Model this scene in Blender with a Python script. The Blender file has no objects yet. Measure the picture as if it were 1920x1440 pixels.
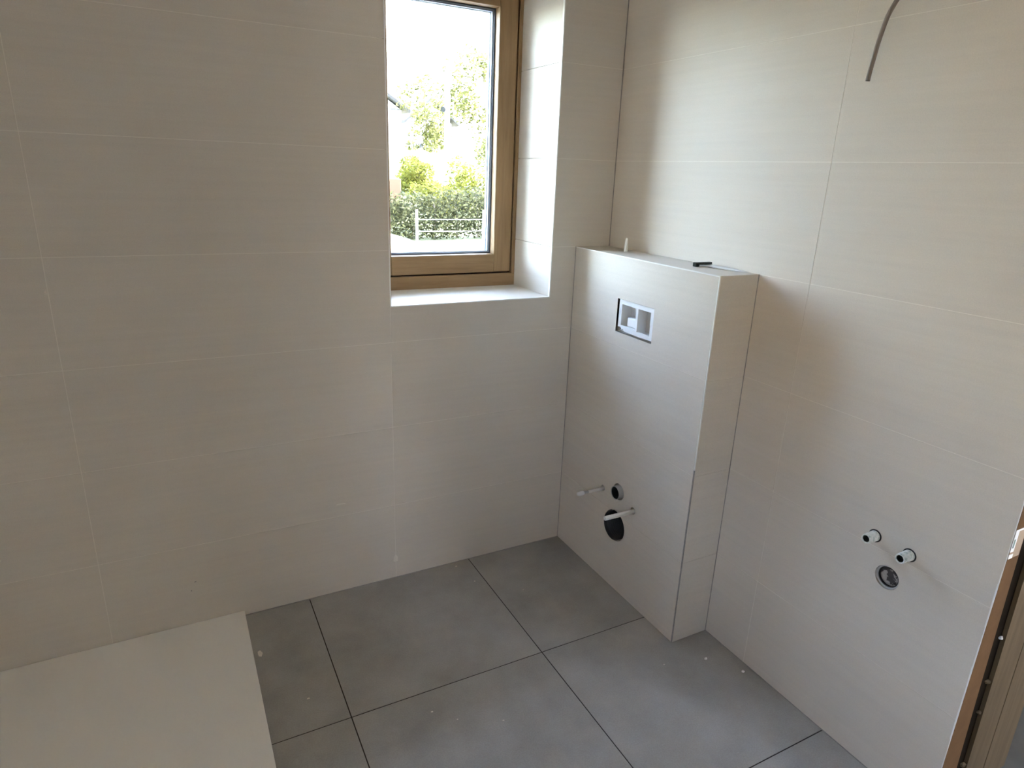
import bpy, bmesh, math, random
from mathutils import Vector, Matrix
from mathutils.geometry import tessellate_polygon

random.seed(7)
scene = bpy.context.scene
COL = scene.collection

# ------------------------------------------------------------------ camera
CAM = Vector((-1.4751, -2.0275, 1.4475))
YAW, PITCH, ROLL, FPX = 0.49127, 0.31336, 0.03745, 1221.96
fw = Vector((math.sin(YAW)*math.cos(PITCH), math.cos(YAW)*math.cos(PITCH), -math.sin(PITCH)))
r0 = Vector((math.cos(YAW), -math.sin(YAW), 0)); u0 = r0.cross(fw)
rr = r0*math.cos(ROLL) + u0*math.sin(ROLL); uu = -r0*math.sin(ROLL) + u0*math.cos(ROLL)
cam_d = bpy.data.cameras.new('camera'); cam = bpy.data.objects.new('camera', cam_d); COL.objects.link(cam)
cam_d.sensor_width = 36; cam_d.lens = 36*FPX/1920; cam_d.clip_start = 0.02; cam_d.clip_end = 400
cam.matrix_world = Matrix(((rr.x, uu.x, -fw.x, CAM.x), (rr.y, uu.y, -fw.y, CAM.y), (rr.z, uu.z, -fw.z, CAM.z), (0, 0, 0, 1)))
scene.camera = cam

# ------------------------------------------------------------------ sky, sun, exposure
world = bpy.data.worlds.new('sky'); scene.world = world; world.use_nodes = True
wn = world.node_tree.nodes; wl = world.node_tree.links; wn.clear()
sky = wn.new('ShaderNodeTexSky'); sky.sky_type = 'NISHITA'; sky.sun_disc = False
sky.sun_elevation = math.radians(41); sky.sun_rotation = math.radians(88.5)
sky.air_density = 1.0; sky.dust_density = 1.0; sky.ozone_density = 1.0
bg = wn.new('ShaderNodeBackground'); bg.inputs['Strength'].default_value = 1.0
wo = wn.new('ShaderNodeOutputWorld')
hs = wn.new('ShaderNodeHueSaturation'); hs.inputs['Saturation'].default_value = 0.75
tint = wn.new('ShaderNodeMix'); tint.data_type = 'RGBA'; tint.blend_type = 'MULTIPLY'; tint.inputs[0].default_value = 1.0
tint.inputs[7].default_value = (1.0, 0.95, 1.02, 1)
wl.new(sky.outputs[0], hs.inputs['Color']); wl.new(hs.outputs[0], tint.inputs[6]); wl.new(tint.outputs[2], bg.inputs[0]); wl.new(bg.outputs[0], wo.inputs[0])

sun_d = bpy.data.lights.new('sun', 'SUN'); sun_d.energy = 3.2; sun_d.angle = math.radians(0.6); sun_d.color = (1.0, 0.93, 0.82)
sun = bpy.data.objects.new('sun', sun_d); COL.objects.link(sun)
SUN_DIR = Vector((0.75, 0.02, 0.66)).normalized()          # towards the sun
sun.rotation_euler = SUN_DIR.to_track_quat('Z', 'Y').to_euler(); sun.location = (20, -6, 20)

vs = scene.view_settings
vs.view_transform = 'Standard'; vs.look = 'None'; vs.gamma = 1.0; vs.use_curve_mapping = False
vs.exposure = 3.3
scene.cycles.max_bounces = 16; scene.cycles.diffuse_bounces = 10; scene.cycles.transparent_max_bounces = 16

# ------------------------------------------------------------------ helpers: materials
def new_mat(name):
    m = bpy.data.materials.new(name); m.use_nodes = True
    nt = m.node_tree; b = nt.nodes['Principled BSDF']
    return m, nt, b

def N(nt, typ, **kw):
    n = nt.nodes.new(typ)
    for k, v in kw.items(): setattr(n, k, v)
    return n

def pos_noise(nt, scale_vec, detail=4.0, rough=0.6, scale=1.0):
    g = N(nt, 'ShaderNodeNewGeometry'); mp = N(nt, 'ShaderNodeMapping')
    mp.inputs['Scale'].default_value = scale_vec
    nt.links.new(g.outputs['Position'], mp.inputs['Vector'])
    no = N(nt, 'ShaderNodeTexNoise'); no.inputs['Scale'].default_value = scale
    no.inputs['Detail'].default_value = detail; no.inputs['Roughness'].default_value = rough
    nt.links.new(mp.outputs[0], no.inputs['Vector'])
    return no.outputs['Fac']

def ramp(nt, fac, stops):
    r = N(nt, 'ShaderNodeValToRGB'); e = r.color_ramp.elements
    while len(e) < len(stops): e.new(0.5)
    for i, (p, c) in enumerate(stops): e[i].position = p; e[i].color = (*c, 1)
    nt.links.new(fac, r.inputs[0]); return r.outputs[0]

def mul(nt, a, b, fac=1.0, mode='MULTIPLY'):
    x = N(nt, 'ShaderNodeMix', data_type='RGBA', blend_type=mode)
    x.inputs[0].default_value = fac
    nt.links.new(a, x.inputs[6]); nt.links.new(b, x.inputs[7]); return x.outputs[2]

def bump(nt, b, h, strength, dist=0.001):
    n = N(nt, 'ShaderNodeBump'); n.inputs['Strength'].default_value = strength; n.inputs['Distance'].default_value = dist
    nt.links.new(h, n.inputs['Height']); nt.links.new(n.outputs[0], b.inputs['Normal'])

def plain(name, col, rough=0.6, metal=0.0, var=0.0, scale=30.0, spec=0.5):
    m, nt, b = new_mat(name)
    b.inputs['Roughness'].default_value = rough; b.inputs['Metallic'].default_value = metal
    b.inputs['Specular IOR Level'].default_value = spec
    if var:
        f = pos_noise(nt, (1, 1, 1), 4, 0.6, scale)
        c = ramp(nt, f, [(0.25, tuple(x*(1-var) for x in col)), (0.75, tuple(min(1, x*(1+var)) for x in col))])
        nt.links.new(c, b.inputs['Base Color'])
    else:
        b.inputs['Base Color'].default_value = (*col, 1)
    return m

def g3(v): return (v, v, v)

def wall_tile_mat():
    m, nt, b = new_mat('linen_stone_tile')
    base = (0.71, 0.652, 0.565)
    f1 = pos_noise(nt, (2.0, 2.0, 70), 5, 0.65)                  # fine horizontal veins
    c1 = ramp(nt, f1, [(0.30, tuple(x*0.972 for x in base)), (0.70, tuple(x*1.022 for x in base))])
    f2 = pos_noise(nt, (1.6, 1.6, 4.0), 3, 0.55)                 # cloudy drift
    c2 = ramp(nt, f2, [(0.3, g3(0.955)), (0.7, g3(1.0))])
    f3 = pos_noise(nt, (1, 1, 1), 2, 0.5, 420)                   # grain
    c3 = ramp(nt, f3, [(0.3, g3(0.93)), (0.7, g3(1.0))])
    c = mul(nt, mul(nt, c1, c2), c3)
    oi = N(nt, 'ShaderNodeObjectInfo')
    cr = ramp(nt, oi.outputs['Random'], [(0.0, g3(0.99)), (1.0, g3(1.0))])
    nt.links.new(mul(nt, c, cr), b.inputs['Base Color'])
    fr = pos_noise(nt, (3, 3, 6), 3, 0.6)
    rr_ = N(nt, 'ShaderNodeMapRange'); rr_.inputs[3].default_value = 0.42; rr_.inputs[4].default_value = 0.62
    nt.links.new(fr, rr_.inputs[0]); nt.links.new(rr_.outputs[0], b.inputs['Roughness'])
    b.inputs['Specular IOR Level'].default_value = 0.35
    bump(nt, b, f3, 0.12, 0.0006)
    return m

def floor_tile_mat():
    m, nt, b = new_mat('dark_concrete_tile')
    oi = N(nt, 'ShaderNodeObjectInfo'); g = N(nt, 'ShaderNodeNewGeometry')
    ad = N(nt, 'ShaderNodeVectorMath', operation='SCALE'); ad.inputs[0].default_value = (7, 3, 5)
    nt.links.new(oi.outputs['Random'], ad.inputs['Scale'])
    sm = N(nt, 'ShaderNodeVectorMath', operation='ADD')
    nt.links.new(g.outputs['Position'], sm.inputs[0]); nt.links.new(ad.outputs[0], sm.inputs[1])
    no = N(nt, 'ShaderNodeTexNoise'); no.inputs['Scale'].default_value = 5.0; no.inputs['Detail'].default_value = 6; no.inputs['Roughness'].default_value = 0.62
    nt.links.new(sm.outputs[0], no.inputs['Vector'])
    c1 = ramp(nt, no.outputs['Fac'], [(0.28, (0.325, 0.308, 0.275)), (0.5, (0.39, 0.372, 0.335)), (0.74, (0.455, 0.437, 0.40))])
    f3 = pos_noise(nt, (1, 1, 1), 3, 0.5, 260)
    c3 = ramp(nt, f3, [(0.3, g3(0.86)), (0.7, g3(1.0))])
    # pale smears of dried grout film
    f4 = pos_noise(nt, (9, 4, 9), 5, 0.7)
    c4 = ramp(nt, f4, [(0.62, g3(0.0)), (0.80, (0.055, 0.054, 0.052))])
    c = mul(nt, mul(nt, c1, c3), c4, 1.0, 'ADD')
    nt.links.new(c, b.inputs['Base Color'])
    b.inputs['Roughness'].default_value = 0.5; b.inputs['Specular IOR Level'].default_value = 0.4
    bump(nt, b, f3, 0.15, 0.0006)
    return m

def wood_mat(name, dark, light, sc=(6, 6, 90), rough=0.5):
    m, nt, b = new_mat(name)
    tc = N(nt, 'ShaderNodeTexCoord'); mp = N(nt, 'ShaderNodeMapping'); mp.inputs['Scale'].default_value = sc
    nt.links.new(tc.outputs['Object'], mp.inputs['Vector'])
    no = N(nt, 'ShaderNodeTexNoise'); no.inputs['Scale'].default_value = 1.0; no.inputs['Detail'].default_value = 6; no.inputs['Roughness'].default_value = 0.6
    no.inputs['Distortion'].default_value = 0.4
    nt.links.new(mp.outputs[0], no.inputs['Vector'])
    nt.links.new(ramp(nt, no.outputs['Fac'], [(0.3, dark), (0.7, light)]), b.inputs['Base Color'])
    b.inputs['Roughness'].default_value = rough; b.inputs['Specular IOR Level'].default_value = 0.25
    return m

def leaf_mat(name, a, c, trans=0.45):
    m, nt, b = new_mat(name)
    g = N(nt, 'ShaderNodeNewGeometry')
    col = ramp(nt, g.outputs['Random Per Island'], [(0.0, a), (1.0, c)])
    nt.links.new(col, b.inputs['Base Color']); b.inputs['Roughness'].default_value = 0.7; b.inputs['Specular IOR Level'].default_value = 0.08
    t = N(nt, 'ShaderNodeBsdfTranslucent'); nt.links.new(col, t.inputs['Color'])
    mx = N(nt, 'ShaderNodeMixShader'); mx.inputs[0].default_value = trans
    nt.links.new(b.outputs[0], mx.inputs[1]); nt.links.new(t.outputs[0], mx.inputs[2])
    nt.links.new(mx.outputs[0], nt.nodes['Material Output'].inputs['Surface'])
    return m

def glass_mat():
    m, nt, b = new_mat('window_glass'); nt.nodes.remove(b)
    t = N(nt, 'ShaderNodeBsdfTransparent'); t.inputs[0].default_value = (0.97, 0.985, 0.975, 1)
    g = N(nt, 'ShaderNodeBsdfGlossy'); g.inputs['Roughness'].default_value = 0.0
    fr = N(nt, 'ShaderNodeFresnel'); fr.inputs[0].default_value = 1.15
    mx = N(nt, 'ShaderNodeMixShader')
    nt.links.new(fr.outputs[0], mx.inputs[0]); nt.links.new(t.outputs[0], mx.inputs[1]); nt.links.new(g.outputs[0], mx.inputs[2])
    nt.links.new(mx.outputs[0], nt.nodes['Material Output'].inputs['Surface'])
    return m

M = {}
M['tile'] = wall_tile_mat()
M['grout'] = plain('pale_grout', (0.78, 0.73, 0.645), 0.9, 0, 0.06, 80)
M['floor'] = floor_tile_mat()
M['fgrout'] = plain('dark_joint', (0.035, 0.028, 0.023), 0.95)
M['seal'] = plain('grey_joint', (0.33, 0.31, 0.285), 0.8, 0, 0.2, 60)
M['trim'] = plain('pale_edge_profile', (0.86, 0.85, 0.81), 0.35)
M['paint'] = plain('white_ceiling_paint', (0.80, 0.78, 0.74), 0.9)
M['plaster'] = plain('grey_plaster', (0.17, 0.175, 0.15), 0.95, 0, 0.15, 12)
M['hallpaint'] = plain('hall_plaster', (0.62, 0.58, 0.51), 0.95)
M['hallfloor'] = plain('hall_screed', (0.075, 0.072, 0.058), 0.95, 0, 0.15, 12)
M['board'] = plain('plasterboard_core', (0.10, 0.095, 0.09), 0.95)
M['tray'] = plain('matt_white_tray', (0.90, 0.875, 0.825), 0.55, 0, 0.012, 300)
M['oak'] = wood_mat('oiled_oak_upright', (0.27, 0.168, 0.080), (0.37, 0.238, 0.122), (70, 70, 5))
M['oakh'] = wood_mat('oiled_oak_level', (0.27, 0.168, 0.080), (0.37, 0.238, 0.122), (5, 70, 70))
M['darkgap'] = plain('rebate_and_slot_shade', (0.014, 0.010, 0.006), 1.0, spec=0.05)  # near-black: paints the shade of the doorway slot, also used in window rebates
M['gasket'] = plain('black_gasket', (0.05, 0.055, 0.065), 0.6)
M['alu'] = plain('aluminium_spacer', (0.62, 0.64, 0.68), 0.4)
M['spacer'] = plain('grey_spacer', (0.30, 0.31, 0.34), 0.5)
M['sticker'] = leaf_mat('grey_sticker', (0.05, 0.049, 0.045), (0.05, 0.049, 0.045), 0.8)
M['glass'] = glass_mat()
M['pvc'] = plain('white_plastic', (0.84, 0.85, 0.85), 0.4)
M['pvc_grey'] = plain('grey_plastic', (0.50, 0.49, 0.47), 0.5)
M['sleeve'] = plain('cream_sleeve', (0.86, 0.83, 0.76), 0.5)
M['rubber'] = plain('black_rubber', (0.018, 0.017, 0.016), 0.55)
M['bore'] = plain('dark_pipe_bore', (0.012, 0.018, 0.014), 0.7)
M['black'] = plain('black_plastic', (0.012, 0.014, 0.013), 0.35)
M['cable'] = plain('grey_cable', (0.24, 0.205, 0.175), 0.6)
M['mdf'] = plain('brown_fibreboard', (0.135, 0.076, 0.036), 0.95, 0, 0.12, 25, 0.08)
M['pine'] = wood_mat('dusty_pine', (0.080, 0.056, 0.028), (0.118, 0.083, 0.044), (60, 60, 4), 0.85)
M['chip'] = plain('white_plaster_chip', (0.80, 0.78, 0.74), 0.9)
M['paper'] = plain('white_paper_label', (0.78, 0.79, 0.75), 0.7)
M['tape'] = plain('cloudy_tape', (0.42, 0.32, 0.22), 0.25)
M['ink'] = plain('green_ink', (0.25, 0.34, 0.27), 0.7)

def stub_mat():
    m, nt, b = new_mat('limed_metal_stub')
    f = pos_noise(nt, (1, 1, 1), 5, 0.7, 130)
    nt.links.new(ramp(nt, f, [(0.36, (0.40, 0.50, 0.44)), (0.46, (0.74, 0.78, 0.74)), (0.60, (0.88, 0.89, 0.85))]), b.inputs['Base Color'])
    b.inputs['Roughness'].default_value = 0.6
    return m
M['stub'] = stub_mat()
def plug_mat():
    m, nt, b = new_mat('mortar_smeared_plug')
    f = pos_noise(nt, (1, 1, 1), 3, 0.6, 45)
    nt.links.new(ramp(nt, f, [(0.43, (0.06, 0.055, 0.055)), (0.46, (0.36, 0.34, 0.32)), (0.7, (0.50, 0.47, 0.44))]), b.inputs['Base Color'])
    b.inputs['Roughness'].default_value = 0.8
    return m
M['plug'] = plug_mat()

# ------------------------------------------------------------------ helpers: meshes
def link(name, me, mat, parent=None):
    o = bpy.data.objects.new(name, me); COL.objects.link(o)
    if mat is not None and not me.materials: me.materials.append(mat)
    if parent is not None: o.parent = parent
    return o

def bm_obj(name, bm, mat, parent=None, smooth=False):
    bmesh.ops.recalc_face_normals(bm, faces=bm.faces)
    me = bpy.data.meshes.new(name); bm.to_mesh(me); bm.free()
    if smooth:
        for p in me.polygons: p.use_smooth = True
    return link(name, me, mat, parent)

def empty(name, loc=(0, 0, 0)):
    o = bpy.data.objects.new(name, None); COL.objects.link(o); o.location = loc; o.empty_display_size = 0.05
    return o

def tag(o, label=None, cat=None, group=None, kind=None):
    if label: o['label'] = label
    if cat: o['category'] = cat
    if group: o['group'] = group
    if kind: o['kind'] = kind
    return o

def add_box(bm, lo, hi, bevel=0.0, seg=1):
    x0, y0, z0 = lo; x1, y1, z1 = hi
    v = [bm.verts.new(p) for p in ((x0, y0, z0), (x1, y0, z0), (x1, y1, z0), (x0, y1, z0), (x0, y0, z1), (x1, y0, z1), (x1, y1, z1), (x0, y1, z1))]
    fs = [bm.faces.new([v[i] for i in f]) for f in ((0, 3, 2, 1), (4, 5, 6, 7), (0, 1, 5, 4), (1, 2, 6, 5), (2, 3, 7, 6), (3, 0, 4, 7))]
    if bevel:
        es = list({e for f in fs for e in f.edges})
        bmesh.ops.bevel(bm, geom=es, offset=bevel, segments=seg, affect='EDGES', profile=0.5)

def box(name, lo, hi, mat, parent=None, bevel=0.0, seg=1):
    bm = bmesh.new(); add_box(bm, lo, hi, bevel, seg); return bm_obj(name, bm, mat, parent)

def boxes(name, lst, mat, parent=None, bevel=0.0):
    bm = bmesh.new()
    for lo, hi in lst: add_box(bm, lo, hi, bevel)
    return bm_obj(name, bm, mat, parent)

MAP = {'back': lambda u, v, d: (u, d, v),        # plane y = 0 looking towards -y
       'right': lambda u, v, d: (d, u, v),       # plane x = 0 looking towards -x
       'side': lambda u, v, d: (u, d, v),
       'floor': lambda u, v, d: (u, v, -d)}

def rect(u0, u1, v0, v1): return [(u0, v0), (u1, v0), (u1, v1), (u0, v1)]
def circle(u, v, r, n=32): return [(u+r*math.cos(2*math.pi*i/n), v+r*math.sin(2*math.pi*i/n)) for i in range(n)]

def add_plate(bm, mp, outer, holes, d0, d1):
    loops = [outer] + list(holes)
    flat = [p for l in loops for p in l]
    tris = tessellate_polygon([[Vector((p[0], p[1], 0)) for p in l] for l in loops])
    F = [bm.verts.new(mp(p[0], p[1], d0)) for p in flat]
    B = [bm.verts.new(mp(p[0], p[1], d1)) for p in flat]
    for t in tris:
        bm.faces.new([F[i] for i in t]); bm.faces.new([B[i] for i in reversed(t)])
    k = 0
    for l in loops:
        n = len(l)
        for i in range(n):
            a, b_ = k+i, k+(i+1) % n
            bm.faces.new((F[a], F[b_], B[b_], B[a]))
        k += n

def plate(name, mp, outer, holes, d0, d1, mat, parent=None):
    bm = bmesh.new(); add_plate(bm, mp, outer, holes, d0, d1)
    return bm_obj(name, bm, mat, parent)

def lathe(bm, axis_o, axis_d, prof, n=24):
    """prof: list of (distance along the axis, radius)"""
    d = Vector(axis_d).normalized(); a = d.orthogonal().normalized(); b = d.cross(a)
    rings = []
    for t, r in prof:
        c = Vector(axis_o) + d*t
        if r <= 1e-6: rings.append([bm.verts.new(c)])
        else: rings.append([bm.verts.new(c + (a*math.cos(2*math.pi*i/n) + b*math.sin(2*math.pi*i/n))*r) for i in range(n)])
    for p, q in zip(rings, rings[1:]):
        if len(p) == 1 and len(q) == 1: continue
        for i in range(n):
            j = (i+1) % n
            if len(p) == 1: bm.faces.new((p[0], q[j], q[i]))
            elif len(q) == 1: bm.faces.new((p[i], p[j], q[0]))
            else: bm.faces.new((p[i], p[j], q[j], q[i]))

def lathe_obj(name, o, d, prof, mat, parent=None, n=24, smooth=False):
    bm = bmesh.new(); lathe(bm, o, d, prof, n); return bm_obj(name, bm, mat, parent, smooth)

def tube(name, pts, r, mat, parent=None, n=10):
    bm = bmesh.new(); rings = []
    P = [Vector(p) for p in pts]; ref = Vector((0.3, 0.9, 0.2))
    for i, p in enumerate(P):
        t = (P[min(i+1, len(P)-1)] - P[max(i-1, 0)]).normalized()
        a = t.cross(ref).normalized(); b = t.cross(a)
        rings.append([bm.verts.new(p + (a*math.cos(2*math.pi*k/n) + b*math.sin(2*math.pi*k/n))*r) for k in range(n)])
    for q, s in zip(rings, rings[1:]):
        for k in range(n): bm.faces.new((q[k], q[(k+1) % n], s[(k+1) % n], s[k]))
    bm.faces.new(rings[0]); bm.faces.new(rings[-1])
    return bm_obj(name, bm, mat, parent, True)

def spline(ctrl, n=12):
    P = [Vector(c) for c in ctrl]; P = [P[0]*2-P[1]] + P + [P[-1]*2-P[-2]]; out = []
    for i in range(1, len(P)-2):
        for k in range(n):
            t = k/n; a, b, c, d = P[i-1], P[i], P[i+1], P[i+2]
            out.append(0.5*((2*b) + (c-a)*t + (2*a-5*b+4*c-d)*t*t + (3*b-a-3*c+d)*t**3))
    out.append(P[-2]); return out

# ------------------------------------------------------------------ dimensions (metres)
XL, YF, HC = -2.45, -3.40, 2.50                       # left wall, wall behind the camera, ceiling
BX, BY, BH = -0.147, -0.7205, 1.2                     # casing front, casing end, casing height
WL, WR, ZS, ZT, WD = -0.846, -0.2495, 1.021, 2.115, 0.28
DY0, DY1, DH = -1.472, -2.32, 2.10                    # doorway in the right wall
W2 = (-2.76, -2.27, 1.16, 1.83)                        # second window, in the left wall behind the camera
W3 = (0.34, 1.27, 0.45, 2.25)                          # hall window, beyond the doorway
W4 = (-2.26, -1.82, 1.25, 1.90)                        # unseen hall window, added so sun bounces warm light in low
G = 0.0009                                            # half a wall joint
REC = 0.0007                                          # how far the grout lies back
ROWS = [0.3*i for i in range(9)] + [HC]

# ------------------------------------------------------------------ the setting: window wall
wall_back = plate('wall_back', MAP['back'], [(XL-0.2, 0), (1.5, 0), (1.5, HC), (XL-0.2, HC)],
                  [rect(WL-0.008, WR+0.008, ZS-0.008, ZT+0.008)], REC, 0.42, M['grout'])
tag(wall_back, kind='structure')
cols = [XL, -1.755, -0.8485, 0.0]
for r in range(len(ROWS)-1):
    z0, z1 = ROWS[r]+G, ROWS[r+1]-G
    for c in range(3):
        x0, x1 = cols[c]+G, cols[c+1]-G
        if c == 2: x1 = -0.0005
        poly = rect(x0, x1, z0, z1)
        if c == 2 and z1 > ZS and z0 < ZT:
            if z0 < ZS: poly = [(x0, z0), (x1, z0), (x1, z1), (WR, z1), (WR, ZS), (x0, ZS)]
            elif z1 > ZT: poly = [(WR, z0), (x1, z0), (x1, z1), (x0, z1), (x0, ZT), (WR, ZT)]
            else: poly = rect(WR, x1, z0, z1)
        plate('wall_tile', MAP['back'], poly, [], random.uniform(0, 0.0001), 0.007, M['tile'], wall_back)
# tiles lining the window opening
for za, zb in ((ZS, 1.2), (1.2, 1.5), (1.5, 1.8), (1.8, ZT)):
    a, b_ = (za if za == ZS else za+G), (zb if zb == ZT else zb-G)
    box('reveal_tile', (WR, 0.0095, a), (WR+0.0085, WD, b_), M['tile'], wall_back)
    box('reveal_tile', (WL-0.0085, 0.0095, a), (WL, WD, b_), M['tile'], wall_back)
box('sill_tile', (WL, 0.0095, ZS-0.0085), (WR, WD, ZS), M['tile'], wall_back)
box('head_tile', (WL, 0.0095, ZT), (WR, WD, ZT+0.0085), M['tile'], wall_back)
# pale edge profiles round the opening (folded strip: nose on the reveal, lip in the wall face)
t1 = boxes('trim_1', [((WR-0.0006, -0.0006, ZS-0.003), (WR+0.0035, 0.0095, ZT)),
                      ((WL-0.0035, -0.0006, ZS-0.003), (WL+0.0006, 0.0095, ZT)),
                      ((WL, -0.0006, ZS-0.003), (WR, 0.0095, ZS+0.0006)),
                      ((WL-0.0035, -0.0006, ZT-0.0006), (WR+0.0035, 0.0095, ZT+0.0035))], M['trim'])
tag(t1, kind='structure')

# ------------------------------------------------------------------ window_1: oak frame, opening sash, glazing
win = tag(empty('window_1', (0.5*(WL+WR), WD, ZS)), kind='structure')
def wpart(name, lo, hi, mat, parent=win, bevel=0.0):
    o = box(name, lo, hi, mat, None, bevel)
    o.parent = parent
    o.matrix_parent_inverse = parent.matrix_world.inverted() if parent is not win else Matrix.Translation(-Vector(win.location))
    return o
FY0, FY1 = WD, WD+0.09
SL, SR, SB, ST = -0.823, -0.2690, 1.0745, 2.066       # sash outside
GL, GR, GB, GT = -0.753, -0.3415, 1.1435, 1.9975      # sash opening
wpart('frame_bottom_rail', (WL-0.006, FY0, ZS-0.006), (WR+0.006, FY1, SB-0.006), M['oakh'], bevel=0.002)
wpart('frame_top_rail', (WL-0.006, FY0, ST+0.006), (WR+0.006, FY1, ZT+0.006), M['oakh'], bevel=0.002)
wpart('frame_stile', (SR+0.006, FY0+0.0005, SB-0.008), (WR+0.006, FY1, ST+0.008), M['oak'], bevel=0.002)
wpart('frame_stile', (WL-0.006, FY0+0.0005, SB-0.008), (SL-0.006, FY1, ST+0.008), M['oak'], bevel=0.002)
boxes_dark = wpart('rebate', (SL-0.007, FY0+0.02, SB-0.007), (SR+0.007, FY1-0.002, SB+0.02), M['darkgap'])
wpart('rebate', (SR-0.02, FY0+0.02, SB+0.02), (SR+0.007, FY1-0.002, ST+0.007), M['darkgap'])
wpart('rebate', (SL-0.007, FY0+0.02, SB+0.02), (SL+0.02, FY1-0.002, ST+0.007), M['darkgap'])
sash = tag(empty('sash', (0, 0, 0))); sash.parent = win
sash.matrix_parent_inverse = Matrix.Translation(-Vector(win.location))
def spart(name, lo, hi, mat, bevel=0.0):
    o = box(name, lo, hi, mat, sash, bevel); return o
SY0, SY1 = WD+0.0005, WD+0.088
spart('stile', (GR, SY0, SB), (SR, SY1, ST), M['oak'], 0.0025)
spart('stile', (SL, SY0, SB), (GL, SY1, ST), M['oak'], 0.0025)
spart('bottom_rail', (GL, SY0+0.0004, SB), (GR, SY1, GB), M['oakh'], 0.0015)
spart('top_rail', (GL, SY0+0.0004, GT), (GR, SY1, ST), M['oakh'], 0.0015)
def ring(name, y0, y1, w, mat):
    e = 0.0005
    o = boxes(name, [((GL-e, y0, GB-e), (GL+w, y1, GT+e)), ((GR-w, y0, GB-e), (GR+e, y1, GT+e)),
                     ((GL+w, y0, GB-e), (GR-w, y1, GB+w)), ((GL+w, y0, GT-w), (GR-w, y1, GT+e))], mat, sash)
    return o
ring('gasket', SY0+0.036, SY0+0.040, 0.004, M['gasket'])
ring('spacer', SY0+0.0445, SY0+0.056, 0.009, M['spacer'])
ring('spacer', SY0+0.0605, SY0+0.072, 0.011, M['alu'])
for yy in (0.040, 0.056, 0.072):
    box('pane', (GL+0.0005, SY0+yy+0.0003, GB+0.0005), (GR-0.0005, SY0+yy+0.0042, GT-0.0005), M['glass'], sash)
lathe_obj('sticker', (-0.539, SY0+0.0398, 1.6535), (0, -1, 0), [(0, 0), (0, 0.0098)], M['sticker'], sash, 28)

def plain_window(name, rc, mp, d):
    w = tag(empty(name), kind='structure'); a, b_, c, e = rc
    for (ua, ub, va, vb) in ((a, b_, c, c+0.06), (a, b_, e-0.06, e), (a, a+0.06, c+0.06, e-0.06), (b_-0.06, b_, c+0.06, e-0.06)):
        plate('frame_bar', mp, rect(ua, ub, va, vb), [], d-0.035, d+0.035, M['oak'], w)
    plate('pane', mp, rect(a+0.06, b_-0.06, c+0.06, e-0.06), [], d-0.002, d+0.002, M['glass'], w)
plain_window('window_2', W2, MAP['right'], XL-0.095)
plain_window('window_3', W3, MAP['back'], YF-0.095)
plain_window('added_sun_window', W4, MAP['right'], 1.40)

# ------------------------------------------------------------------ the setting: right wall with doorway
TAPS = [(-1.1995, 0.6275), (-1.2875, 0.6235)]
DRAIN = (-1.250, 0.5385)
tap_holes = [circle(y, z, 0.0165) for y, z in TAPS]; drain_hole = circle(*DRAIN, 0.0305)
wall_right = plate('wall_right', MAP['right'], [(0, 0), (DY0, 0), (DY0, DH), (DY1, DH), (DY1, 0), (YF, 0), (YF, HC), (0, HC)],
                   tap_holes + [drain_hole], REC, 0.043, M['grout'])
tag(wall_right, kind='structure')
ycols = [0.0, -0.8895, DY0]
for r in range(len(ROWS)-1):
    z0, z1 = ROWS[r]+G, ROWS[r+1]-G
    lst = [(0.0, -0.8895), (-0.8895, DY0)]
    for k, (ya, yb) in enumerate(lst):
        a, b_ = yb+(G if k == 0 else 0), ya-G
        holes = []
        if k == 1 and r == 2: holes = tap_holes
        if k == 1 and r == 1: holes = [drain_hole]
        poly = rect(a, b_, z0, z1)
        if k == 1 and r == 7: poly = [(-1.79, DH), (DY0, DH), (DY0, z0), (b_, z0), (b_, z1), (-1.79, z1)]
        elif k == 1 and r == 8: poly = rect(-1.79+G, b_, z0, z1)
        plate('wall_tile', MAP['right'], poly, holes, random.uniform(0, 0.0001), 0.007, M['tile'], wall_right)
for za, zb, ya, yb in ((DH, 2.4, -1.79, -2.69), (2.4, HC, -1.79, -2.69)):
    plate('wall_tile', MAP['right'], rect(yb+G, ya-G, za+(G if za > DH else 0), zb-G), [], 0, 0.007, M['tile'], wall_right)
for i in range(7):
    plate('wall_tile', MAP['right'], rect(YF, DY1, 0.3*i+G, 0.3*i+0.3-G), [], 0, 0.007, M['tile'], wall_right)
# ragged, pale cut edge of the tiles at the opening
bm = bmesh.new(); z = 0.0
while z < DH-0.03:
    h = random.uniform(0.02, 0.06); w = random.uniform(0.0006, 0.0026)
    add_box(bm, (-0.0003, DY0-0.0004, z), (0.0065, DY0+w, z+h)); z += h
bm_obj('cut_edge', bm, M['trim'], wall_right)
# hall-side leaf of the wall, hollow between the two
hall_leaf = plate('wall_hall', MAP['right'], [(0, 0), (-1.44, 0), (-1.44, DH), (DY1, DH), (DY1, 0), (YF, 0), (YF, HC), (0, HC)], [], 0.150, 0.320, M['hallpaint'])
tag(hall_leaf, kind='structure')
tag(box('slot_shade', (0.0450, -1.4632, 0.0), (0.1495, -1.405, DH), M['darkgap']), kind='structure')     # near-black filler, the slot's shade put into its colour
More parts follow.
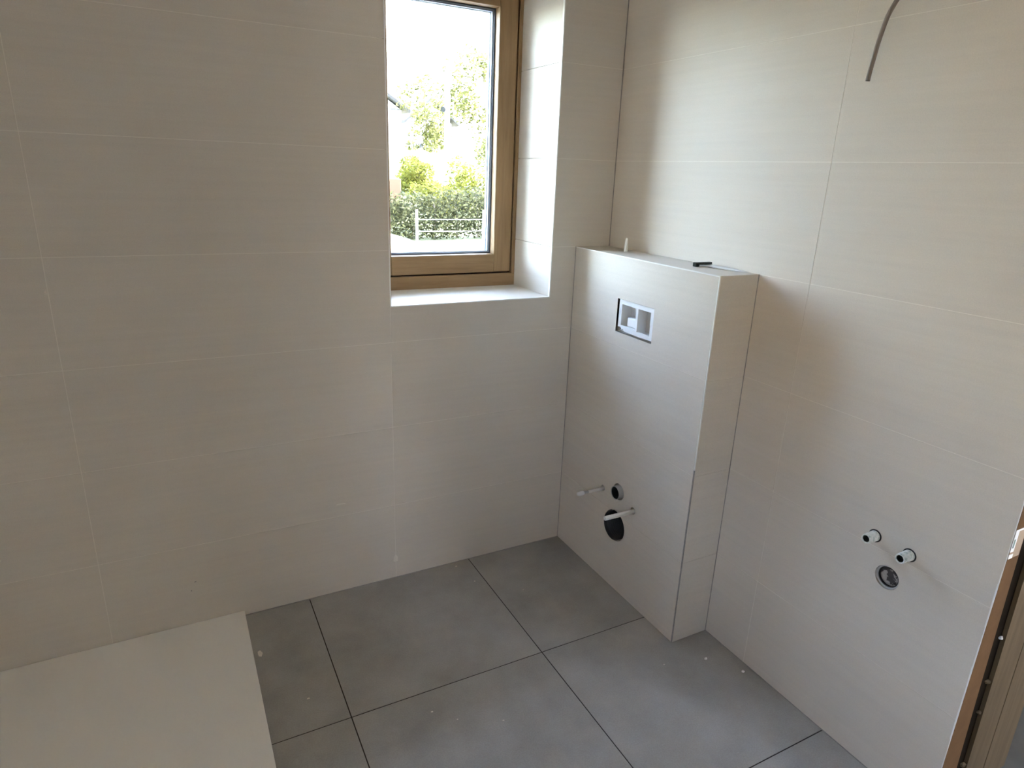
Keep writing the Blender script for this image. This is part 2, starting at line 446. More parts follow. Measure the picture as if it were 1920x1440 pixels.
# brown lining board of the opening, with taped label
bm = bmesh.new()
prof = [(0.0014, 0.0), (0.079, 0.0), (0.060, 0.40), (0.044, 0.78), (0.044, DH), (0.0014, DH)]
add_plate(bm, lambda u, v, d: (u, DY0-0.0004+d, v), prof, [], -0.0006, 0.013)
lining = bm_obj('trim_2', bm, M['mdf']); tag(lining, kind='structure')
box('tape', (0.001, DY0-0.0016, 0.722), (0.0425, DY0-0.0009, 0.790), M['tape'], lining)
box('paper_label', (0.0005, DY0-0.0022, 0.738), (0.014, DY0-0.0015, 0.790), M['paper'], lining)
box('paper_label', (0.0145, DY0-0.0022, 0.786), (0.043, DY0-0.0015, 0.790), M['paper'], lining)
box('paper_label', (0.0005, DY0-0.0022, 0.722), (0.016, DY0-0.0015, 0.732), M['paper'], lining)
box('ink_mark', (0.0035, DY0-0.0028, 0.748), (0.0085, DY0-0.0021, 0.768), M['ink'], lining)

# ------------------------------------------------------------------ other walls, ceiling, floor
tag(plate('wall_left', MAP['right'], [(YF-0.2, 0), (REC, 0), (REC, HC), (YF-0.2, HC)], [rect(*W2)], XL-0.2, XL, M['tile']), kind='structure')
tag(plate('wall_front', MAP['back'], [(XL, 0), (1.5, 0), (1.5, HC), (XL, HC)], [rect(*W3)], YF-0.2, YF, M['paint']), kind='structure')
tag(plate('wall_hall_far', MAP['right'], [(YF, 0), (REC, 0), (REC, HC), (YF, HC)], [rect(*W4)], 1.3, 1.5, M['hallpaint']), kind='structure')
tag(boxes('ceiling', [((XL-0.2, YF-0.2, HC), (1.5, 0.42, HC+0.25))], M['paint']), kind='structure')
floor = tag(boxes('floor', [((XL-0.2, YF-0.2, -1.2), (1.5, 0.42, -0.0012))], M['fgrout']), kind='structure')
fx = [XL, -1.771, -1.1630, -0.5555, -0.0008]; fy = [-0.0008, -0.5776, -1.1805, -1.7835, -2.3865, -2.9895, YF]
FG = 0.0017
for i in range(4):
    for j in range(6):
        x0, x1 = fx[i]+FG, fx[i+1]-(FG if i < 3 else 0)
        y0, y1 = fy[j+1]+FG, fy[j]-(FG if j else 0)
        if i == 0 and j < 2: continue
        poly = rect(x0, x1, y0, y1)
        plate('floor_tile', MAP['floor'], poly, [], random.uniform(0, 0.0003), 0.009, M['floor'], floor)
box('floor_tile', (0.0, YF, -0.012), (1.3, -0.002, 0.0), M['hallfloor'], floor)
# narrow joint lines where walls meet the floor
tag(boxes('trim_3', [((BX, -0.0012, -0.001), (-1.372, 0.0004, 0.0022)), ((-0.0012, BY, -0.001), (0.0004, DY0, 0.0022)),
                  ((-0.0022, -0.0022, BH), (0.0004, 0.0004, HC)), ((BX-0.0016, -0.0016, 0.0022), (BX+0.001, 0.0004, BH)),
                  ((-0.0022, BY-0.0014, 0.0022), (0.0004, BY+0.001, BH))], M['seal']), kind='structure')

# ------------------------------------------------------------------ corner casing for a wall-hung toilet
cas = tag(empty('cistern_casing', (BX, BY, 0)), 'half-height pale tiled casing for a wall-hung toilet, in the corner by the window', 'toilet casing')
CI = Matrix.Translation(-Vector((BX, BY, 0)))
def cp(o, parent=cas):
    o.parent = parent
    if parent is cas: o.matrix_parent_inverse = CI
    return o
MAPC = lambda u, v, d: (BX+d, u, v)
FLUSH = rect(-0.4655, -0.2755, 0.948, 1.0605)
SL1, SL2 = (-0.282, 0.355), (-0.461, 0.351)
FP, WP = (-0.372, 0.383), (-0.369, 0.2485)
h_rods = [circle(SL1[0]-0.001, SL1[1]+0.003, 0.0115, 18), circle(SL2[0]-0.001, SL2[1]+0.003, 0.0130, 18)]
h_flush = circle(FP[0]-0.003, FP[1]+0.0025, 0.0305); h_waste = circle(*WP, 0.0585, 40)
# the waste hole cuts across the joint at z = 0.3: the outline of each tile follows its arc
def arc_cut(y0, y1, z0, z1, c, r, top):
    dz = (z1 if top else z0) - c[1]; hw = math.sqrt(r*r-dz*dz)
    a0 = math.atan2(dz, -hw); a1 = math.atan2(dz, hw)
    pts = []
    n = 30
    if top:                       # hole enters through the upper edge; arc runs below
        s, e = math.atan2(dz, hw), math.atan2(dz, -hw) - 2*math.pi
        arc = [(c[0]+r*math.cos(s+(e-s)*i/n), c[1]+r*math.sin(s+(e-s)*i/n)) for i in range(n+1)]
        return [(y0, z0), (y1, z0), (y1, z1)] + arc + [(y0, z1)]
    s, e = math.atan2(dz, -hw), math.atan2(dz, hw)
    arc = [(c[0]+r*math.cos(s+(e-s)*i/n), c[1]+r*math.sin(s+(e-s)*i/n)) for i in range(n+1)]
    return [(y0, z0)] + arc + [(y1, z0), (y1, z1), (y0, z1)]
yf0, yf1 = BY+0.0045, -0.0012
cp(plate('front_tile', MAPC, arc_cut(yf0, yf1, 0.002, 0.3-G, WP, 0.0585, True), [], 0, 0.008, M['tile']))
cp(plate('front_tile', MAPC, arc_cut(yf0, yf1, 0.3+G, 0.6-G, WP, 0.0585, False), h_rods + [h_flush], 0.0002, 0.008, M['tile']))
cp(plate('front_tile', MAPC, rect(yf0, yf1, 0.6+G, 0.9-G), [], 0.0001, 0.008, M['tile']))
cp(plate('front_tile', MAPC, rect(yf0, yf1, 0.9+G, BH-0.003), [FLUSH], 0, 0.008, M['tile']))
for i in range(4):
    za, zb = 0.3*i+(0.002 if i == 0 else G), 0.3*i+0.3-(G if i < 3 else 0.0015)
    cp(box('side_tile', (BX+0.0035, BY, za), (-0.0012, BY+0.008, zb), M['tile']))
cp(box('top_tile', (BX+0.0035, BY+0.002, BH-0.008), (-0.0006, -0.0006, BH), M['tile']))
# core boards behind the tiles
bm = bmesh.new()
add_plate(bm, MAPC, rect(BY+0.004, -0.001, 0.0, BH-0.004), [FLUSH, h_flush, h_waste] + h_rods, 0.0012, 0.020)
cp(bm_obj('front_board', bm, M['grout']))
cp(box('side_board', (BX+0.004, BY+0.001, 0.0), (-0.002, BY+0.016, BH-0.004), M['grout']))
cp(box('top_board', (BX+0.004, BY+0.004, BH-0.018), (-0.002, -0.002, BH-0.004), M['grout']))
# pale edge profiles: along the top and down the outer corner; dark joint beside it
cp(box('edge_trim', (BX-0.0004, BY+0.0005, BH-0.0028), (BX+0.0034, -0.0010, BH+0.0004), M['trim']))
bm = bmesh.new(); zt = BH
add_plate(bm, lambda u, v, d: (BX+d, u, v), [(BY+0.0002, 0.62), (BY+0.0026, 0.62), (BY+0.0036, BH-0.003), (BY+0.0002, BH-0.003)], [], -0.0004, 0.0033)
cp(bm_obj('edge_trim', bm, M['trim']))
cp(box('corner_joint', (BX+0.0008, BY+0.0008, 0.002), (BX+0.0042, BY+0.0046, 0.62), M['seal']))
# flush opening: white plastic housing set into the tile
fz0, fz1, fya, fyb = 0.9535, 1.0592, -0.4645, -0.2830
d0, d1 = 0.0035, 0.011
def fl(name, ya, yb, za, zb, da, db, mat, parent):
    return box(name, (BX+da, ya, za), (BX+db, yb, zb), mat, parent)
housing = cp(plate('flush_housing', MAPC, [(fya, fz0+0.002), (-0.400, fz0), (-0.318, fz0+0.0015), (-0.312, fz0+0.010), (-0.304, fz0+0.006), (-0.296, fz0+0.014), (fyb, fz0+0.012), (fyb, fz1), (fya, fz1)],
                   [rect(-0.4480, -0.3835, 0.968, 1.0440), rect(-0.3735, -0.2975, 0.973, 1.0440)], d0, d1, M['pvc']))
def hp(o):
    o.parent = housing; o.matrix_parent_inverse = CI.copy(); o.matrix_parent_inverse = Matrix.Identity(4); return o
hp(box('back_panel', (BX+0.055, fya, fz0), (BX+0.057, fyb, fz1), M['pvc']))
hp(boxes('side_panels', [((BX+d1, fya, fz0), (BX+0.055, fya+0.003, fz1)), ((BX+d1, fyb-0.003, fz0), (BX+0.055, fyb, fz1)),
                         ((BX+d1, fya, fz1-0.003), (BX+0.055, fyb, fz1)), ((BX+d1, fya, fz0), (BX+0.055, fyb, fz0+0.003)),
                         ((BX+d1, -0.383, fz0), (BX+0.05, -0.379, fz1))], M['pvc']))
hp(box('valve_block', (BX+0.016, -0.366, 0.972), (BX+0.046, -0.315, 1.002), M['pvc'], None, 0.002))
hp(box('valve_pin', (BX+0.020, -0.371, 1.000), (BX+0.034, -0.359, 1.022), M['pvc'], None, 0.002))
hp(box('push_rod', (BX+0.016, -0.4455, 0.998), (BX+0.030, -0.4300, 1.041), M['pvc'], None, 0.002))
hp(box('inner_wall', (BX+0.030, -0.424, 0.968), (BX+0.050, -0.396, 1.044), M['pvc_grey']))
# fixing bolts in plastic sleeves
def bolt(c, L, r):
    return cp(lathe_obj('bolt_sleeve', (BX+0.02, *c), (-1, 0, 0), [(0, 0), (0, r), (L-0.001+0.02, r), (L+0.02, r*0.9), (L+0.02, r*0.45), (L+0.005, r*0.45), (L+0.005, 0)], M['sleeve'], None, 18, True))
b1 = bolt(SL1, 0.064, 0.0056)
lathe_obj('bolt_thread', (BX-0.064, *SL1), (-1, 0, 0), [(0, 0), (0, 0.0050), (0.020, 0.0050), (0.020, 0)], M['pvc_grey'], b1, 14)
lathe_obj('bolt_cap', (BX-0.083, *SL1), (-1, 0, 0), [(0, 0), (0, 0.0062), (0.004, 0.0078), (0.021, 0.0078), (0.027, 0.0055), (0.028, 0)], M['pvc'], b1, 18, True)
bolt(SL2, 0.117, 0.0078)
# flush pipe and waste pipe
fp = cp(lathe_obj('flush_pipe', (BX+0.05, *FP), (-1, 0, 0), [(0, 0.0226), (0.0635, 0.0226), (0.0635, 0.0246), (0.0, 0.0246), (0, 0.0226)], M['pvc_grey'], None, 32, False))
lathe_obj('pipe_bore', (BX+0.0525, *FP), (-1, 0, 0), [(0, 0), (0, 0.0225), (0.0635, 0.0225), (0.0635, 0.0219), (0.002, 0.0218), (0.002, 0)], M['bore'], fp, 32)
wp = cp(lathe_obj('waste_pipe', (BX+0.09, *WP), (-1, 0, 0), [(0, 0.0515), (0.097, 0.0515), (0.098, 0.0530), (0.0, 0.0535), (0, 0.0515)], M['rubber'], None, 40))
prof = [(0.0, 0.0), (0.0, 0.0513)]
for k in range(10): prof += [(0.004+k*0.0085, 0.0485), (0.008+k*0.0085, 0.0512)]
lathe_obj('ribbed_bore', (BX+0.088, *WP), (-1, 0, 0), prof, M['rubber'], wp, 40)

# ------------------------------------------------------------------ shower tray
tr = empty('shower_tray', (0.5*(XL-1.374), -0.5, 0))
tag(tr, 'matt white low shower tray on the floor at the left, under the window wall', 'shower tray')
def tp(o): o.parent = tr; o.matrix_parent_inverse = Matrix.Translation(-Vector(tr.location)); return o
tp(box('tray_slab', (XL+0.001, -1.20, 0.0), (-1.3745, -0.0015, 0.0215), M['tray'], None, 0.0022, 2))
tp(lathe_obj('drain_cover', (-2.15, -0.60, 0.0212), (0, 0, 1), [(0, 0), (0, 0.055), (0.003, 0.053), (0.003, 0)], M['tray'], None, 32))

# ------------------------------------------------------------------ pipes in the right wall
def stub(c, label, L):
    e = empty('water_pipe', (0.0, *c)); tag(e, label, 'pipe', 'capped basin pipes in the right wall')
    inv = Matrix.Translation(-Vector(e.location))
    parts = [lathe_obj('pipe_body', (0.05, *c), (-1, 0, 0), [(0, 0.0088), (0.05+L, 0.0090), (0.05+L+0.0005, 0.0112), (0.05+L-0.003, 0.0124), (0.05+L-0.012, 0.0126), (0.05+L-0.020, 0.0122), (0.060, 0.0132), (0, 0.0132), (0, 0.0088)], M['stub'], None, 20),
             lathe_obj('pipe_bore', (0.0, *c), (-1, 0, 0), [(L-0.016, 0), (L-0.016, 0.0087), (L-0.002, 0.0087), (L-0.002, 0.0082), (L-0.015, 0.0082), (L-0.015, 0)], M['bore'], None, 20),
             lathe_obj('rubber_ring', (0.03, *c), (-1, 0, 0), [(0, 0.0132), (0.031, 0.0132), (0.031, 0.0164), (0, 0.0164), (0, 0.0132)], M['rubber'], None, 28)]
    for o in parts: o.parent = e; o.matrix_parent_inverse = inv
    return e
stub(TAPS[0], 'whitish green pipe stub in right wall, the one nearer the tiled casing', 0.036)
stub(TAPS[1], 'whitish green pipe stub in right wall, the one nearer the doorway', 0.037)
dr = empty('basin_drain', (0.0, *DRAIN)); tag(dr, 'round grey mortar-smeared drain outlet below the two pipe stubs', 'drain')
for o in (lathe_obj('drain_sleeve', (0.04, *DRAIN), (-1, 0, 0), [(0, 0.0262), (0.0345, 0.0262), (0.0345, 0.0300), (0, 0.0300), (0, 0.0262)], M['pvc_grey'], None, 32),
          lathe_obj('drain_lip', (0.03, *DRAIN), (-1, 0, 0), [(0, 0.0235), (0.0225, 0.0235), (0.0225, 0.0260), (0, 0.0260), (0, 0.0235)], M['rubber'], None, 32),
          lathe_obj('drain_plug', (0.03, *DRAIN), (-1, 0, 0), [(0, 0), (0, 0.0234), (0.018, 0.0234), (0.020, 0.018), (0.018, 0.0)], M['plug'], None, 32)):
    o.parent = dr; o.matrix_parent_inverse = Matrix.Translation(-Vector(dr.location))

# ------------------------------------------------------------------ hanging cable
pts = spline([(0.03, -1.145, 1.905), (-0.005, -1.135, 1.905), (-0.05, -1.110, 1.885), (-0.095, -1.072, 1.835), (-0.112, -1.052, 1.790), (-0.108, -1.036, 1.745), (-0.1005, -1.024, 1.70), (-0.1, -1.0205, 1.672), (-0.1, -1.020, 1.661)])
cb = tube('hanging_cable', pts, 0.0046, M['cable']); tag(cb, 'short grey cable end hanging out of the right wall at the top', 'cable')

# ------------------------------------------------------------------ small things on top of the casing
bm = bmesh.new()
w0, w1, hh = 0.0085, 0.0045, 0.047
def ringv(h, w, t): return [bm.verts.new((-0.053+a*t*0.5, -0.172+b*w*0.5, BH+h)) for a, b in ((-1, -1), (1, -1), (1, 1), (-1, 1))]
rs = [ringv(0.0002, 0.0105, 0.008), ringv(0.030, 0.009, 0.006), ringv(0.044, 0.0075, 0.004), ringv(hh, 0.004, 0.0025)]
for p, q in zip(rs, rs[1:]):
    for i in range(4): bm.faces.new((p[i], p[(i+1) % 4], q[(i+1) % 4], q[i]))
bm.faces.new(rs[0]); bm.faces.new(rs[-1])
tag(bm_obj('tile_wedge', bm, M['sleeve']), 'small cream plastic wedge standing upright on the casing top', 'wedge')
# thin pale offcut with a raised end, and the black clip above it
bm = bmesh.new()
poly = [(-0.060, -0.520), (-0.030, -0.500), (-0.012, -0.560), (-0.006, -0.640), (-0.012, -0.690), (-0.030, -0.665), (-0.045, -0.600)]
L_ = [bm.verts.new((x, y, BH+0.0003+max(0, (y+0.69))*0.018)) for x, y in poly]
U_ = [bm.verts.new((x, y, BH+0.0025+max(0, (y+0.69))*0.018)) for x, y in poly]
bm.faces.new(L_); bm.faces.new(U_)
for i in range(len(poly)):
    j = (i+1) % len(poly); bm.faces.new((L_[i], L_[j], U_[j], U_[i]))
tag(bm_obj('tile_offcut', bm, M['pvc']), 'thin pale leaf-shaped offcut lying on the casing top under the black clip', 'offcut')
clip = empty('black_clip', (-0.072, -0.545, BH)); tag(clip, 'small black plastic clip with a flat arm on the casing top', 'clip')
for o in (box('clip_foot', (-0.082, -0.553, BH+0.0002), (-0.066, -0.538, BH+0.013), M['black'], None, 0.002),
          box('clip_arm', (-0.068, -0.552, BH+0.0060), (-0.016, -0.540, BH+0.013), M['black'], None, 0.0015)):
    o.parent = clip; o.matrix_parent_inverse = Matrix.Translation(-Vector(clip.location))

# ------------------------------------------------------------------ plank standing in the doorway
bm = bmesh.new()
def pl(u, v, d): return (u, -1.473+d, v)
add_plate(bm, pl, [(0.128, 0.0), (0.2195, 0.0), (0.2050, 0.735), (0.1030, 0.735)], [], 0, 0.009)
add_plate(bm, pl, [(0.2195, 0.0), (0.2250, 0.0), (0.2105, 0.735), (0.2050, 0.735)], [], 0.004, 0.009)
add_plate(bm, pl, [(0.2250, 0.0), (0.343, 0.0), (0.322, 0.735), (0.2105, 0.735)], [], 0.0006, 0.009)
plank = bm_obj('wooden_plank', bm, M['pine']); tag(plank, 'dusty grooved wooden plank standing in the doorway at the right edge', 'plank')
def lump(name, c, s, mat, parent=None, seed=0):
    rnd = random.Random(seed); b = bmesh.new()
    bmesh.ops.create_icosphere(b, subdivisions=1, radius=1)
    for v in b.verts:
        k = rnd.uniform(0.7, 1.2); v.co = Vector((v.co.x*s[0]*k, v.co.y*s[1]*k, max(v.co.z, -0.6)*s[2]*k)) + Vector(c)
    return bm_obj(name, b, mat, parent)
for i, (x, z, s) in enumerate(((0.120, 0.105, 0.008), (0.113, 0.27, 0.005), (0.109, 0.36, 0.007), (0.105, 0.485, 0.0045))):
    lump('mortar_lump', (x, -1.466, z), (s*1.5, 0.006, s), M['pine'] if i != 3 else M['chip'], plank, i)

# ------------------------------------------------------------------ plaster chips and specks on the floor tiles
def on_floor(px, py):
    d = fw + rr*((px-960)/FPX) + uu*((720-py)/FPX); t = -CAM.z/d.z; return CAM + d*t
for i, (px, py, s, lab) in enumerate(((1323, 1236, 0.0058, 'white plaster chip on the floor, nearer the casing corner'),
                                      (1393, 1260, 0.0068, 'white plaster chip on the floor, close to the right wall'))):
    p = on_floor(px, py)
    tag(lump('plaster_chip', (p.x, p.y, 0.0032), (s, s*0.75, 0.0045), M['chip'], None, 20+i), lab, 'chip', 'plaster chips on the floor')
p = on_floor(488, 1226)
tag(lump('plaster_blob', (p.x, p.y, 0.0004), (0.007, 0.020, 0.0007), M['grout'], None, 30), 'flat pale plaster smear on dark floor beside the shower tray', 'plaster smear')
for i, (px, py, s, lab) in enumerate(((810, 1335, 0.0042, 'pale plaster speck on the floor, leftmost of the row of three at the bottom'),
        (858, 1349, 0.0028, 'tiny pale plaster speck on the floor, middle one of the row of three'),
        (944, 1351, 0.0040, 'pale plaster speck on the floor, rightmost of the row of three at the bottom'),
        (578, 1310, 0.0055, 'pale plaster speck on the narrow floor tile beside the shower tray'),
        (855, 1062, 0.0045, 'pale plaster speck on the floor close under the window wall'),
        (890, 1090, 0.0045, 'pale plaster speck on the floor beside the joint below the window wall'),
        (981, 1106, 0.0028, 'tiny pale plaster speck on the floor tile in front of the casing'),
        (1245, 1246, 0.0035, 'faint plaster speck on the floor at the outer corner of the casing'))):
    p = on_floor(px, py)
    tag(lump('plaster_speck', (p.x, p.y, 0.0006), (s, s*0.6, 0.0008), M['grout'], None, 40+i), lab, 'speck', 'plaster specks on the floor tiles')
def on_wall(px, py):
    d = fw + rr*((px-960)/FPX) + uu*((720-py)/FPX); return CAM + d*(-CAM.y/d.y)
for i, (px, py, a, c, m) in enumerate(((640, 945, 0.020, 0.004, 'grout'), (742, 1048, 0.012, 0.020, 'grout'), (366, 1091, 0.0035, 0.0022, 'seal'), (359, 1108, 0.0022, 0.0030, 'seal'))):
    p = on_wall(px, py)
    lump('plaster_mark' if m == 'grout' else 'dark_fleck', (p.x, -0.0001, p.z), (a, 0.0005, c), M[m], wall_back, 60+i)

# ================================================================== outside the window
M['lawn'] = plain('garden_ground', (0.09, 0.095, 0.03), 0.95, 0, 0.3, 1.5)
M['road'] = plain('pale_asphalt', (0.10, 0.098, 0.09), 0.95, 0, 0.1, 3)
M['kerb'] = plain('pale_concrete', (0.62, 0.60, 0.55), 0.9, 0, 0.08, 4)
M['render'] = plain('white_render', (0.82, 0.81, 0.77), 0.9)
M['roof'] = plain('dark_roof', (0.035, 0.03, 0.026), 0.8)
M['ochre'] = plain('warm_bounce_ochre', (0.78, 0.62, 0.42), 0.9)
M['terra'] = plain('terracotta_wall', (0.10, 0.045, 0.022), 0.9)
M['carpaint'] = plain('white_car_paint', (0.86, 0.87, 0.88), 0.25)
M['carglass'] = plain('dark_car_glass', (0.02, 0.025, 0.03), 0.1)
M['tyre'] = plain('black_tyre', (0.02, 0.02, 0.02), 0.8)
M['bark'] = plain('grey_bark', (0.16, 0.13, 0.10), 0.9, 0, 0.3, 8)
M['leaf_hedge'] = leaf_mat('hedge_leaf', (0.020, 0.022, 0.009), (0.070, 0.068, 0.026), 0.30)
M['leaf_yellow'] = leaf_mat('yellow_green_leaf', (0.045, 0.046, 0.006), (0.16, 0.155, 0.022), 0.4)
M['leaf_tree'] = leaf_mat('tree_leaf', (0.035, 0.037, 0.010), (0.19, 0.185, 0.055), 0.45)
EYE = CAM
def at(px, py, D):
    """a point of the garden that many metres beyond the camera along y"""
    d = fw + rr*((px-960)/FPX) + uu*((720-py)/FPX); return CAM + d*(D/d.y)

GZ = -1.0
tag(boxes('ground', [((-40, -40, GZ-0.3), (60, 19.2, GZ))], M['road']), kind='structure')
bm = bmesh.new()                                             # garden slope behind the hedge
gv = [[bm.verts.new((x, y, zz)) for x in (-40, 60)] for y, zz in ((19.2, GZ), (23, GZ+0.2), (30, 0.6), (45, 2.6), (80, 6.0))]
for a, b_ in zip(gv, gv[1:]): bm.faces.new((a[0], a[1], b_[1], b_[0]))
tag(bm_obj('ground_slope', bm, M['lawn']), kind='structure')
tag(box('kerb', (-20, 18.9, GZ), (40, 19.35, GZ+0.14), M['kerb'], None, 0.02), 'pale low kerb in front of the hedge outside the window', 'kerb')

def foliage(name, blobs, n, size, mat, parent=None, seed=1):
    rnd = random.Random(seed); vs_, fs_ = [], []
    tot = sum(b[3]*b[4]*b[5] for b in blobs)
    for (cx, cy, cz, rx, ry, rz) in blobs:
        for _ in range(max(8, int(n*rx*ry*rz/tot))):
            d = Vector((rnd.gauss(0, 1), rnd.gauss(0, 1), rnd.gauss(0, 1))).normalized()
            k = rnd.uniform(0.35, 1.0)**0.5*rnd.uniform(0.85, 1.08)
            c = Vector((cx+d.x*rx*k, cy+d.y*ry*k, cz+d.z*rz*k))
            a = Vector((rnd.gauss(0, 1), rnd.gauss(0, 1), rnd.gauss(0, 1))).normalized(); b_ = a.orthogonal().normalized()
            s = size*rnd.uniform(0.6, 1.3); i = len(vs_)
            vs_ += [c-a*s, c+b_*s*0.5, c+a*s, c-b_*s*0.5]; fs_.append((i, i+1, i+2, i+3))
    me = bpy.data.meshes.new(name); me.from_pydata([tuple(v) for v in vs_], [], fs_); me.update()
    return link(name, me, mat, parent)

def shrub(name, label, px0, px1, py0, py1, D, depth, n, size, mat, seed, cat='shrub', group=None, nb=9, stem=True, ground=None, br=1.0):
    A, B = at(px0, py1, D), at(px1, py0, D)
    rnd = random.Random(seed); e = empty(name, (0.5*(A.x+B.x), A.y, ground if ground is not None else A.z))
    W, H = B.x-A.x, B.z-A.z
    blobs = []
    for i in range(nb):
        rz = H*rnd.uniform(0.20, 0.32)*br; rx = W*rnd.uniform(0.16, 0.28)*br
        blobs.append((rnd.uniform(A.x+rx*0.8, B.x-rx*0.8), A.y+rnd.uniform(-0.5, 0.5)*depth, rnd.uniform(A.z+rz*0.8, B.z-rz*0.9), rx, depth*0.4, rz))
    inv = Matrix.Translation(-Vector(e.location))
    f = foliage('crown', blobs, n, size, mat, None, seed); f.parent = e; f.matrix_parent_inverse = inv
    if stem:
        x = e.location.x; z0 = e.location.z
        pts = spline([(x, A.y, z0), (x+W*0.03, A.y, z0+(B.z-z0)*0.4), (x-W*0.02, A.y, B.z-H*0.25)], 6)
        t = tube('stem', pts, max(0.04, W*0.02), M['bark'], None, 8); t.parent = e; t.matrix_parent_inverse = inv
        for k in range(4):
            a = Vector(pts[4+k*2]); b_ = Vector(blobs[k][:3])
            t = tube('branch', [a, a.lerp(b_, 0.6)+Vector((0, 0, 0.05*H)), b_], max(0.02, W*0.008), M['bark'], None, 6); t.parent = e; t.matrix_parent_inverse = inv
    tag(e, label, cat, group)
    return e

# hedge: dense core with leaves all over
hd = empty('clipped_hedge', (8, 20.6, GZ)); tag(hd, 'long dense dark green hedge behind the kerb outside the window', 'hedge')
hi = Matrix.Translation(-Vector(hd.location))
bl = []
rnd = random.Random(3)
for i in range(46):
    x = -2+i*0.42; bl.append((x, 20.6+rnd.uniform(-0.15, 0.15), GZ+0.85+rnd.uniform(-0.1, 0.15), 0.75, 0.55, 0.95))
o = foliage('leaves', bl, 26000, 0.075, M['leaf_hedge'], None, 5); o.parent = hd; o.matrix_parent_inverse = hi
for i in range(23):
    x = -2+i*0.84
    o = tube('stem', [(x, 20.6, GZ), (x+0.05, 20.6, GZ+0.7), (x-0.03, 20.65, GZ+1.3)], 0.03, M['bark'], None, 6); o.parent = hd; o.matrix_parent_inverse = hi
# rail fence in front of the hedge
fe = empty('rail_fence', (8.7, 19.6, GZ)); tag(fe, 'thin pale rail fence standing in front of the dark hedge', 'fence')
fi = Matrix.Translation(-Vector(fe.location))
for x in (6.2, 8.7, 11.2):
    o = box('post', (x-0.035, 19.57, GZ), (x+0.035, 19.63, GZ+1.15), M['kerb']); o.parent = fe; o.matrix_parent_inverse = fi
for z in (GZ+0.42, GZ+0.82):
    o = box('rail', (6.2, 19.59, z), (11.2, 19.61, z+0.02), M['kerb']); o.parent = fe; o.matrix_parent_inverse = fi

shrub('garden_shrub', 'bright yellow green shrub above the hedge, in the middle of the window view', 768, 858, 330, 420, 24.5, 1.4, 2600, 0.085, M['leaf_yellow'], 11, ground=GZ+0.2)
shrub('garden_shrub', 'tall yellow green shrub above the hedge, beside the window sash', 846, 935, 290, 430, 28, 1.4, 3000, 0.09, M['leaf_yellow'], 12, ground=GZ+0.3)
shrub('garden_shrub', 'low olive shrub behind the hedge, at the left of the window view', 715, 775, 375, 445, 26.5, 1.2, 1600, 0.08, M['leaf_hedge'], 13, ground=GZ+0.2)
shrub('garden_shrub', 'loose pale green shrub on the slope below the balcony house', 745, 820, 290, 370, 31, 1.8, 3000, 0.09, M['leaf_yellow'], 14, ground=0.5)
shrub('garden_tree', 'airy light green tree at the right of the window view', 828, 990, 95, 275, 38, 3.5, 3600, 0.14, M['leaf_tree'], 15, 'tree', 'trees on the garden slope', ground=1.0, nb=24, br=0.55)
shrub('garden_tree', 'slim light green tree left of the pale post, on the slope', 752, 842, 145, 285, 43, 3.0, 2200, 0.14, M['leaf_tree'], 16, 'tree', 'trees on the garden slope', ground=1.6, nb=20, br=0.6)
shrub('garden_tree', 'narrow dark leafed tree close beside the window sash', 893, 950, 200, 330, 32, 1.6, 2000, 0.10, M['leaf_tree'], 17, 'tree', 'trees on the garden slope', ground=0.8)
# pale post
p = at(838, 300, 34); tag(lathe_obj('lamp_post', (p.x, p.y, 0.9), (0, 0, 1), [(0, 0), (0, 0.19), (0.9, 0.19), (0.95, 0.15), (5.4, 0.13), (5.5, 0.0)], M['render'], None, 14, True), 'tall plain pale post between the trees outside', 'post')
# terracotta garden wall
a, b_ = at(690, 365, 29), at(752, 335, 29)
tw = box('garden_wall', (a.x, a.y, -0.2), (b_.x, a.y+0.4, b_.z), M['terra'], None, 0.03); tag(tw, 'terracotta coloured garden wall at the left of the window view', 'garden wall')

# house at the left: white walls, dark gable roofs, balcony with balusters
def house(name, label, px0, px1, py_eave, py_ridge, py_base, D, depth):
    A, B = at(px0, py_base, D), at(px1, py_eave, D); R = at(px1, py_ridge, D)
    e = empty(name, (0.5*(A.x+B.x), A.y, A.z)); tag(e, label, 'house'); inv = Matrix.Translation(-Vector(e.location))
    ps = [box('walls', (A.x, A.y, A.z-2.0), (B.x, A.y+depth, B.z), M['render'])]
    bm = bmesh.new(); ov = 0.5; xm = 0.5*(A.x+B.x)
    for s in (0,):
        pr = [(A.x-ov, B.z-0.2), (xm, R.z), (B.x+ov, B.z-0.2), (B.x+ov, B.z), (xm, R.z+0.22), (A.x-ov, B.z)]
        add_plate(bm, lambda u, v, d: (u, d, v), pr, [], A.y-ov, A.y+depth+ov)
    ps.append(bm_obj('roof', bm, M['roof']))
    bm = bmesh.new(); add_plate(bm, lambda u, v, d: (u, d, v), [(A.x, B.z-0.05), (B.x, B.z-0.05), (xm, R.z)], [], A.y, A.y+0.2)
    ps.append(bm_obj('gable', bm, M['render']))
    w = (B.x-A.x)
    for i in range(3):
        x = A.x+w*(0.2+0.27*i)
        for zf in (0.62, 0.22):
            z = A.z+(B.z-A.z)*zf
            ps.append(box('window', (x, A.y-0.03, z), (x+w*0.1, A.y+0.02, z+(B.z-A.z)*0.24), M['carglass']))
    for o in ps: o.parent = e; o.matrix_parent_inverse = inv
    return e, inv, A, B
h1, i1, A1, B1 = house('gabled_house', 'white house with dark gable roof, upper left of the window view', 560, 752, 205, 140, 300, 46, 8)
h2, i2, A2, B2 = house('balcony_house', 'low white house with balcony railing behind the trees', 768, 846, 232, 190, 300, 52, 7)
zb = at(800, 292, 51).z; zt = at(800, 270, 51).z
